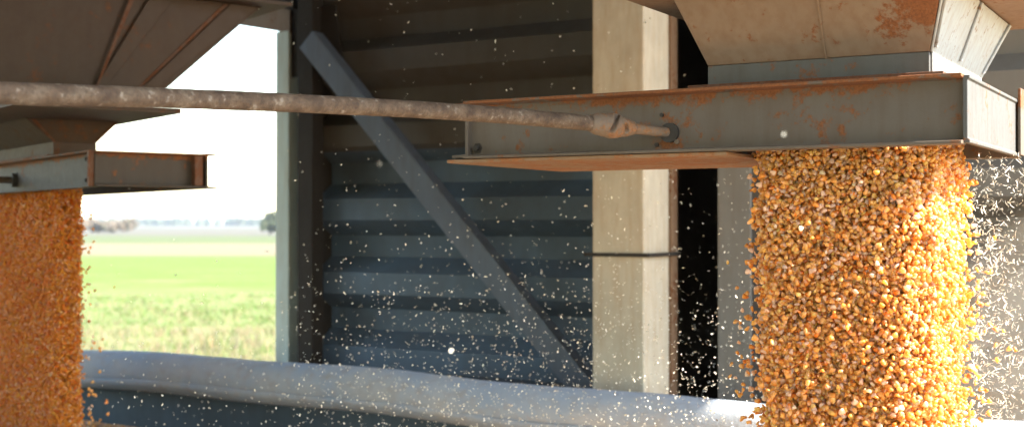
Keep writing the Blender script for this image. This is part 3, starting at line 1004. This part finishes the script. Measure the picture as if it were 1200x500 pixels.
# kernels on the visible part of the heap, joined into the heap object's own second mesh as stuff
n = 9000
hp = []
while len(hp) < n:
    b = random.uniform(2.5, TB1 - 0.03); a = random.uniform(2.2, 6.0)
    P = B.p(a, b, 0)
    if 0.5 > math.hypot(P.x + 1.2, P.y - 4.7) or random.random() < 0.3:
        hp.append((P.x, P.y, heap_z(P.x, P.y) + 0.003))
V, F_, C_ = scatter(np.array(hp), KLO, 0.0118)
o2 = big_mesh('settled_corn', V, F_, C_ * np.array([0.62, 0.66, 0.8]), M_corn)
tag(o2, 'loose dusty corn kernels settled on the heap under the left stream', 'corn', None, 'stuff')

# single kernels: 300 that show largest
protos = []
for k in range(8):
    v, f, t = KHI
    s_ = 0.0118 * random.uniform(0.9, 1.15)
    vv = v * np.array([random.uniform(0.9, 1.2), random.uniform(0.9, 1.3), 1]) * s_
    C1 = kernel_colors(1, t)[0]
    o = big_mesh('corn_kernel', vv, f, C1, M_corn)
    protos.append(o.data); 
    bpy.data.objects.remove(o)
def place_kernel(P, label, group):
    o = bpy.data.objects.new('corn_kernel', random.choice(protos))
    COL.objects.link(o)
    o.location = P
    o.rotation_euler = (random.uniform(0, 6.28), random.uniform(0, 6.28), random.uniform(0, 6.28))
    tag(o, label, 'corn kernel', group)
lk = 0
# the ones the photo shows one by one, left of the thick stream
seen = [(873, 347), (885, 338), (893, 339), (881, 362), (890, 369), (897, 374), (884, 378), (882, 406), (887, 409), (868, 428), (891, 431), (896, 436),
        (891, 450), (895, 460), (886, 469), (901, 470), (893, 480), (905, 482), (895, 490), (884, 222), (880, 306), (878, 308), (889, 300), (892, 310),
        (877, 318), (886, 318), (889, 313), (884, 265), (890, 260), (888, 283), (893, 288), (880, 290), (879, 207), (885, 196), (894, 330), (898, 348),
        (896, 394), (900, 402), (898, 420), (903, 440), (905, 455), (902, 494), (880, 455), (875, 384)]
for px, py in seen:
    P = at(px + random.uniform(-1, 1), py, random.uniform(2.12, 2.26))
    place_kernel(P, 'single corn kernel falling just left of the thick right stream', 'loose kernels left of the right stream'); lk += 1
for i in range(16):
    P = at(1134 + random.expovariate(1 / 9.0), random.uniform(230, 500), random.uniform(2.0, 2.3))
    place_kernel(P, 'single sunlit corn kernel falling just right of the thick right stream', 'loose kernels right of the right stream'); lk += 1
for i in range(40):
    P = at(104 + random.expovariate(1 / 7.0), random.uniform(232, 500) if i % 3 else random.uniform(400, 500), random.uniform(4.0, 4.4))
    place_kernel(P, 'single corn kernel falling just right of the left stream', 'loose kernels beside the left stream'); lk += 1
while lk < 300:
    z = random.uniform(-0.36, 0.10)
    k = 1 - 0.115 * (1 - math.exp(-(0.135 - z) / 0.35))
    ca, cb2 = (rR[0] + rR[1]) / 2, (rR[2] + rR[3]) / 2
    if random.random() < 0.75: a, b = random.uniform(rR[0], rR[1]), rR[2] - 0.006 - random.random() * 0.008
    else: a, b = rR[0] - 0.006 - random.random() * 0.008, random.uniform(rR[2], rR[3])
    P = FR.p(ca + (a - ca) * k, cb2 + (b - cb2) * k, z)
    place_kernel(P, 'foremost corn kernel riding on the surface of the thick right stream', 'foremost kernels of the right stream'); lk += 1

# ------------------------------------------------------------------ chaff
def flake_mesh(L_, W_, curl, seed):
    g = random.Random(seed)
    n = 4
    vs, fs = [], []
    for i in range(n + 1):
        t = i / n
        ww = W_ * (math.sin(math.pi * (0.12 + 0.76 * t)) ** 0.7) * g.uniform(0.75, 1.1) / 2
        x = (t - 0.5) * L_
        z = curl * L_ * (t - 0.5) ** 2 * 2
        vs += [(x, -ww, z), (x, ww, z + g.uniform(-0.1, 0.1) * W_)]
    for i in range(n):
        fs += [(2 * i, 2 * i + 1, 2 * i + 3), (2 * i, 2 * i + 3, 2 * i + 2)]
    th = 0.00025
    nv = len(vs)
    vs2 = vs + [(x, y_, z + th) for x, y_, z in vs]
    fs2 = [(a, c_, b) for a, b, c_ in fs] + [(a + nv, b + nv, c_ + nv) for a, b, c_ in fs]
    edge = [2 * i for i in range(n + 1)] + [2 * i + 1 for i in range(n, -1, -1)]
    for i in range(len(edge)):
        a, b = edge[i], edge[(i + 1) % len(edge)]
        fs2 += [(a, b, b + nv), (a, b + nv, a + nv)]
    return np.array(vs2), np.array(fs2)

dust_protos = [flake_mesh(0.0042, 0.0030, 0.3, 1), flake_mesh(0.0055, 0.0024, 0.5, 2), flake_mesh(0.0034, 0.0032, 0.2, 3)]
straw_protos = [flake_mesh(0.014, 0.0017, 0.25, 4), flake_mesh(0.010, 0.0020, -0.2, 5), flake_mesh(0.017, 0.0013, 0.35, 6), flake_mesh(0.008, 0.0024, 0.15, 7)]
def flake_obj_mesh(p, col):
    o = big_mesh('chaff_flake', p[0], p[1], np.tile(np.array(col), (len(p[0]), 1)), M_chaff, False)
    me = o.data; bpy.data.objects.remove(o); return me
dm = [flake_obj_mesh(p, (0.93, 0.87, 0.76)) for p in dust_protos]
sm_ = [flake_obj_mesh(p, (0.93, 0.87, 0.76)) for p in straw_protos]

def dust_px():
    """where the photo shows specks: thickening downwards and to the right-centre"""
    while True:
        px = random.uniform(90, 905); py = random.uniform(0, 500)
        d = 0.05 + 0.95 * max(0, (py - 120) / 380) ** 1.6
        d *= 0.25 + 0.75 * math.exp(-((px - 650) / 330.0) ** 2)
        if px < 330: d *= 0.45 if py > 400 else 0.12
        if random.random() < d: return px, py
def put(name, me, P, s, label, group):
    o = bpy.data.objects.new(name, me)
    COL.objects.link(o); o.location = P
    o.rotation_euler = (random.uniform(0, 6.28), random.uniform(0, 6.28), random.uniform(0, 6.28))
    o.scale = (s, s, s)
    tag(o, label, 'chaff flake', group)
for i in range(170):
    px, py = dust_px()
    Y = random.uniform(2.4, 3.3)
    put('chaff_flake', random.choice(dm), at(px, py, Y), random.uniform(0.85, 1.6), 'pale flake of chaff drifting between the two corn streams', 'flakes drifting between the streams')
for px, py, Y, s in ((529, 410, 1.0, 0.9), (445, 192, 0.9, 0.7), (919, 157, 0.9, 0.7)):
    put('chaff_flake', dm[2], at(px, py, Y), s, {529: 'large blurred pale flake low before the corrugated wall', 445: 'faint blurred flake drifting above the brace middle', 919: 'blurred flake floating before the near grey frame'}[px], None)
for i in range(127):
    px = 1140 + abs(random.gauss(0, 32)); py = random.uniform(185, 500)
    put('chaff_straw', random.choice(sm_), at(px, py, random.uniform(1.9, 2.6)), random.uniform(0.8, 1.25), 'thin pale straw of chaff flying right of the thick corn stream', 'straws flying at the right')

def chaff_cloud(name, n, fn, protos_, label, smin, smax):
    Vs, Fs = [], []; off = 0
    P = [fn() for _ in range(n)]
    Rm = rand_rot(n)
    for i in range(n):
        v, f = random.choice(protos_)
        Vs.append((v * random.uniform(smin, smax)) @ Rm[i].T + np.array(P[i])); Fs.append(f + off); off += len(v)
    V = np.concatenate(Vs); F = np.concatenate(Fs)
    C = np.repeat(rng.uniform(0.75, 1.0, n), [len(x) for x in Vs])[:, None] * np.array([0.93, 0.87, 0.76])
    tag(big_mesh(name, V, F, C, M_chaff, False), label, 'chaff', None, 'stuff')
def f1():
    px, py = dust_px(); return at(px, py, random.uniform(2.6, 4.6))
def f1b():
    while True:
        px, py = dust_px()
        if py > 330: return at(px, py, random.uniform(2.3, 3.8))
chaff_cloud('chaff_dust', 2600, f1, dust_protos, 'fine pale chaff dust drifting before the corrugated wall', 0.55, 1.5)
chaff_cloud('chaff_dust', 1100, f1b, dust_protos, 'fine chaff dust hanging low over the rolled tarpaulin', 0.5, 1.2)
def f2():
    return at(1140 + abs(random.gauss(0, 45)), random.uniform(178, 505), random.uniform(1.9, 3.0))
chaff_cloud('chaff_straws', 1500, f2, straw_protos, 'swarm of fine straw chaff blowing right of the thick corn stream', 0.35, 0.85)

# dust thrown up beside the sunlit stream
bm = bmesh.new()
bmesh.ops.create_icosphere(bm, subdivisions=4, radius=1.0)
dc = FR.p(-0.22, 0.42, -0.36)
for v_ in bm.verts:
    k_ = 1 + 0.18 * mnoise.noise(v_.co * 1.7)
    v_.co = Vector((v_.co.x * 0.36 * k_, v_.co.y * 0.42 * k_, v_.co.z * 0.50 * k_)) + dc
M_dust = bpy.data.materials.new('grain_dust'); M_dust.use_nodes = True
nt = M_dust.node_tree
for n_ in list(nt.nodes): nt.nodes.remove(n_)
o_ = nt.nodes.new('ShaderNodeOutputMaterial'); pv = nt.nodes.new('ShaderNodeVolumePrincipled')
pv.inputs['Color'].default_value = (0.97, 0.90, 0.76, 1)
pv.inputs['Density'].default_value = 0.16
pv.inputs['Anisotropy'].default_value = 0.3
nt.links.new(pv.outputs[0], o_.inputs['Volume'])
tag(bm_obj('dust_cloud', bm, M_dust, smooth=True), 'sunlit grain dust hanging right of the thick corn stream', 'dust', None, 'stuff')

# ------------------------------------------------------------------ field, trees
def blades():
    Vs, Fs, Cs = [], [], []
    n = 0
    def blade(x, y_, h_, w_, col, lean):
        nonlocal n
        a = random.uniform(0, math.pi)
        dx, dy = math.cos(a) * w_, math.sin(a) * w_
        lx, ly = random.gauss(0, lean) * h_, random.gauss(0, lean) * h_
        Vs.extend([(x - dx, y_ - dy, 0), (x + dx, y_ + dy, 0), (x + lx * .4 + dx * .7, y_ + ly * .4 + dy * .7, h_ * .6), (x + lx * .4 - dx * .7, y_ + ly * .4 - dy * .7, h_ * .6), (x + lx, y_ + ly, h_)])
        Fs.extend([(n, n + 1, n + 2), (n, n + 2, n + 3), (n + 3, n + 2, n + 4)])
        Cs.extend([col] * 5); n += 5
    for i in range(9000):
        Y = 22 + 34 * random.random() ** 1.3
        X = Y * random.uniform(-0.46, -0.10)
        dens = mnoise.noise(Vector((X * 0.35, Y * 0.35, 0)))
        hh = (0.12 + 0.24 * max(0, dens + 0.15)) * (1.3 if Y < 33 else 0.7)
        dry = random.random() < 0.72 - 0.35 * (Y > 38)
        for k in range(4):
            col = (random.uniform(.42, .62), random.uniform(.36, .5), random.uniform(.2, .3)) if dry else (random.uniform(.12, .24), random.uniform(.24, .34), random.uniform(.04, .08))
            if random.random() < 0.05: col = (0.36, 0.2, 0.14)
            blade(X + random.gauss(0, .12), Y + random.gauss(0, .12), hh * random.uniform(.5, 1.4), random.uniform(.006, .014), col, 0.25)
    return np.array(Vs), np.array(Fs), np.array(Cs) * 0.47
V, F_, C_ = blades()
tag(big_mesh('field_grass', V, F_, C_, M_grass, False), 'tall dry and green grass at the near edge of the field', 'grass', None, 'stuff')

def foliage(clumps, n_leaf, size, cols, g):
    Vs, Fs, Cs = [], [], []
    n = 0
    for (c_, r_) in clumps:
        col0 = np.array(g.choice(cols)) * g.uniform(0.8, 1.2)
        for i in range(n_leaf):
            d = Vector((g.gauss(0, 1), g.gauss(0, 1), g.gauss(0, 1))).normalized() * r_ * (0.45 + 0.6 * g.random())
            p = Vector(c_) + d
            s = size * g.uniform(.6, 1.3)
            u = Vector((g.gauss(0, 1), g.gauss(0, 1), g.gauss(0, 1))).normalized(); w2 = u.orthogonal().normalized()
            Vs += [p - u * s, p + w2 * s * .7, p + u * s, p - w2 * s * .7]
            Fs += [(n, n + 1, n + 2), (n, n + 2, n + 3)]; n += 4
            Cs += [col0 * g.uniform(.85, 1.15)] * 4
    return np.array([tuple(v_) for v_ in Vs]), np.array(Fs), np.array([tuple(c_) for c_ in Cs])

def tree(px, Y, base_py, h_, w_, label, group, cols, seed):
    g = random.Random(seed)
    X = (px - 600) / 1480 * Y
    root = empty('field_tree', (X, Y, 0), label, 'tree', group)
    bm = bmesh.new()
    tube(bm, [(X, Y, -0.05), (X + 0.1, Y, h_ * 0.35), (X, Y, h_ * 0.8)], [h_ * 0.035, h_ * 0.025, h_ * 0.008], 8)
    for k in range(5):
        an = g.uniform(0, 6.28)
        tube(bm, [(X + .05, Y, h_ * (0.25 + .08 * k)), (X + math.cos(an) * w_ * .3, Y + math.sin(an) * w_ * .3, h_ * (0.5 + .08 * k))], [h_ * 0.014, h_ * .004], 6)
    bm_obj('trunk', bm, M_bark, root)
    clumps = []
    for k in range(26):
        an = g.uniform(0, 6.28); rr = w_ * 0.38 * math.sqrt(g.random()); zz = h_ * g.uniform(0.24, 0.86)
        sc = math.sqrt(max(0.1, 1 - ((zz / h_ - 0.52) / 0.5) ** 2))
        clumps.append(((X + math.cos(an) * rr * sc * 1.1, Y + math.sin(an) * rr * sc * 1.1, zz), w_ * g.uniform(0.10, 0.18)))
    V, F_, C_ = foliage(clumps, 230, w_ * 0.04, cols, g)
    me_o = big_mesh('crown', V - np.array([X, Y, 0]), F_, C_, M_leaf, False)
    me_o.parent = root
DK = [(0.06, 0.075, 0.04), (0.09, 0.10, 0.055), (0.05, 0.06, 0.04)]
BR = [(0.15, 0.12, 0.09), (0.11, 0.10, 0.07), (0.18, 0.14, 0.10)]
tree(316, 330, 272, 6.4, 6.2, 'round dark tree alone in the field beside the jamb post', None, DK, 5)
for i, (px, Y, h_, w_) in enumerate(((108, 420, 4.6, 6.5), (122, 400, 3.6, 6.0), (134, 410, 3.8, 6.0), (147, 430, 4.4, 5.5), (156, 520, 5.6, 5.0), (92, 415, 4.2, 6.0), (76, 400, 4.0, 6.0))):
    tree(px, Y, 275, h_, w_, 'low brownish tree in the distant clump beside the left stream', 'distant clump of low trees', BR, 20 + i)
# far woodland strip
g = random.Random(3)
clumps = []
for i in range(520):
    X = g.uniform(-1250, 500); Y = 1500 + g.uniform(-60, 60) + 120 * mnoise.noise(Vector((X * 0.003, 0, 0)))
    hh = 7 + 5 * mnoise.noise(Vector((X * 0.01, 2, 0)))
    clumps.append(((X, Y, hh * 0.55), hh * 0.62))
V, F_, C_ = foliage(clumps, 70, 3.2, [(0.05, 0.065, 0.04), (0.07, 0.08, 0.05)], g)
tag(big_mesh('far_woodland', V, F_, C_, M_leaf, False), 'hazy blue woodland along the horizon', 'woodland', None, 'stuff')

# ------------------------------------------------------------------ haze
bm = bmesh.new()
hexa(bm, [(-2600, -300, -1), (2600, -300, -1), (2600, 2600, -1), (-2600, 2600, -1)], [(-2600, -300, 14), (2600, -300, 14), (2600, 2600, 14), (-2600, 2600, 14)])
M_haze = bpy.data.materials.new('haze'); M_haze.use_nodes = True
nt = M_haze.node_tree
for n_ in list(nt.nodes): nt.nodes.remove(n_)
o_ = nt.nodes.new('ShaderNodeOutputMaterial'); pv = nt.nodes.new('ShaderNodeVolumePrincipled')
pv.inputs['Color'].default_value = (0.80, 0.89, 1.0, 1)
pv.inputs['Density'].default_value = 0.00012
nt.links.new(pv.outputs[0], o_.inputs['Volume'])
tag(bm_obj('haze', bm, M_haze), 'pale blue haze over the far fields', 'haze', None, 'stuff')
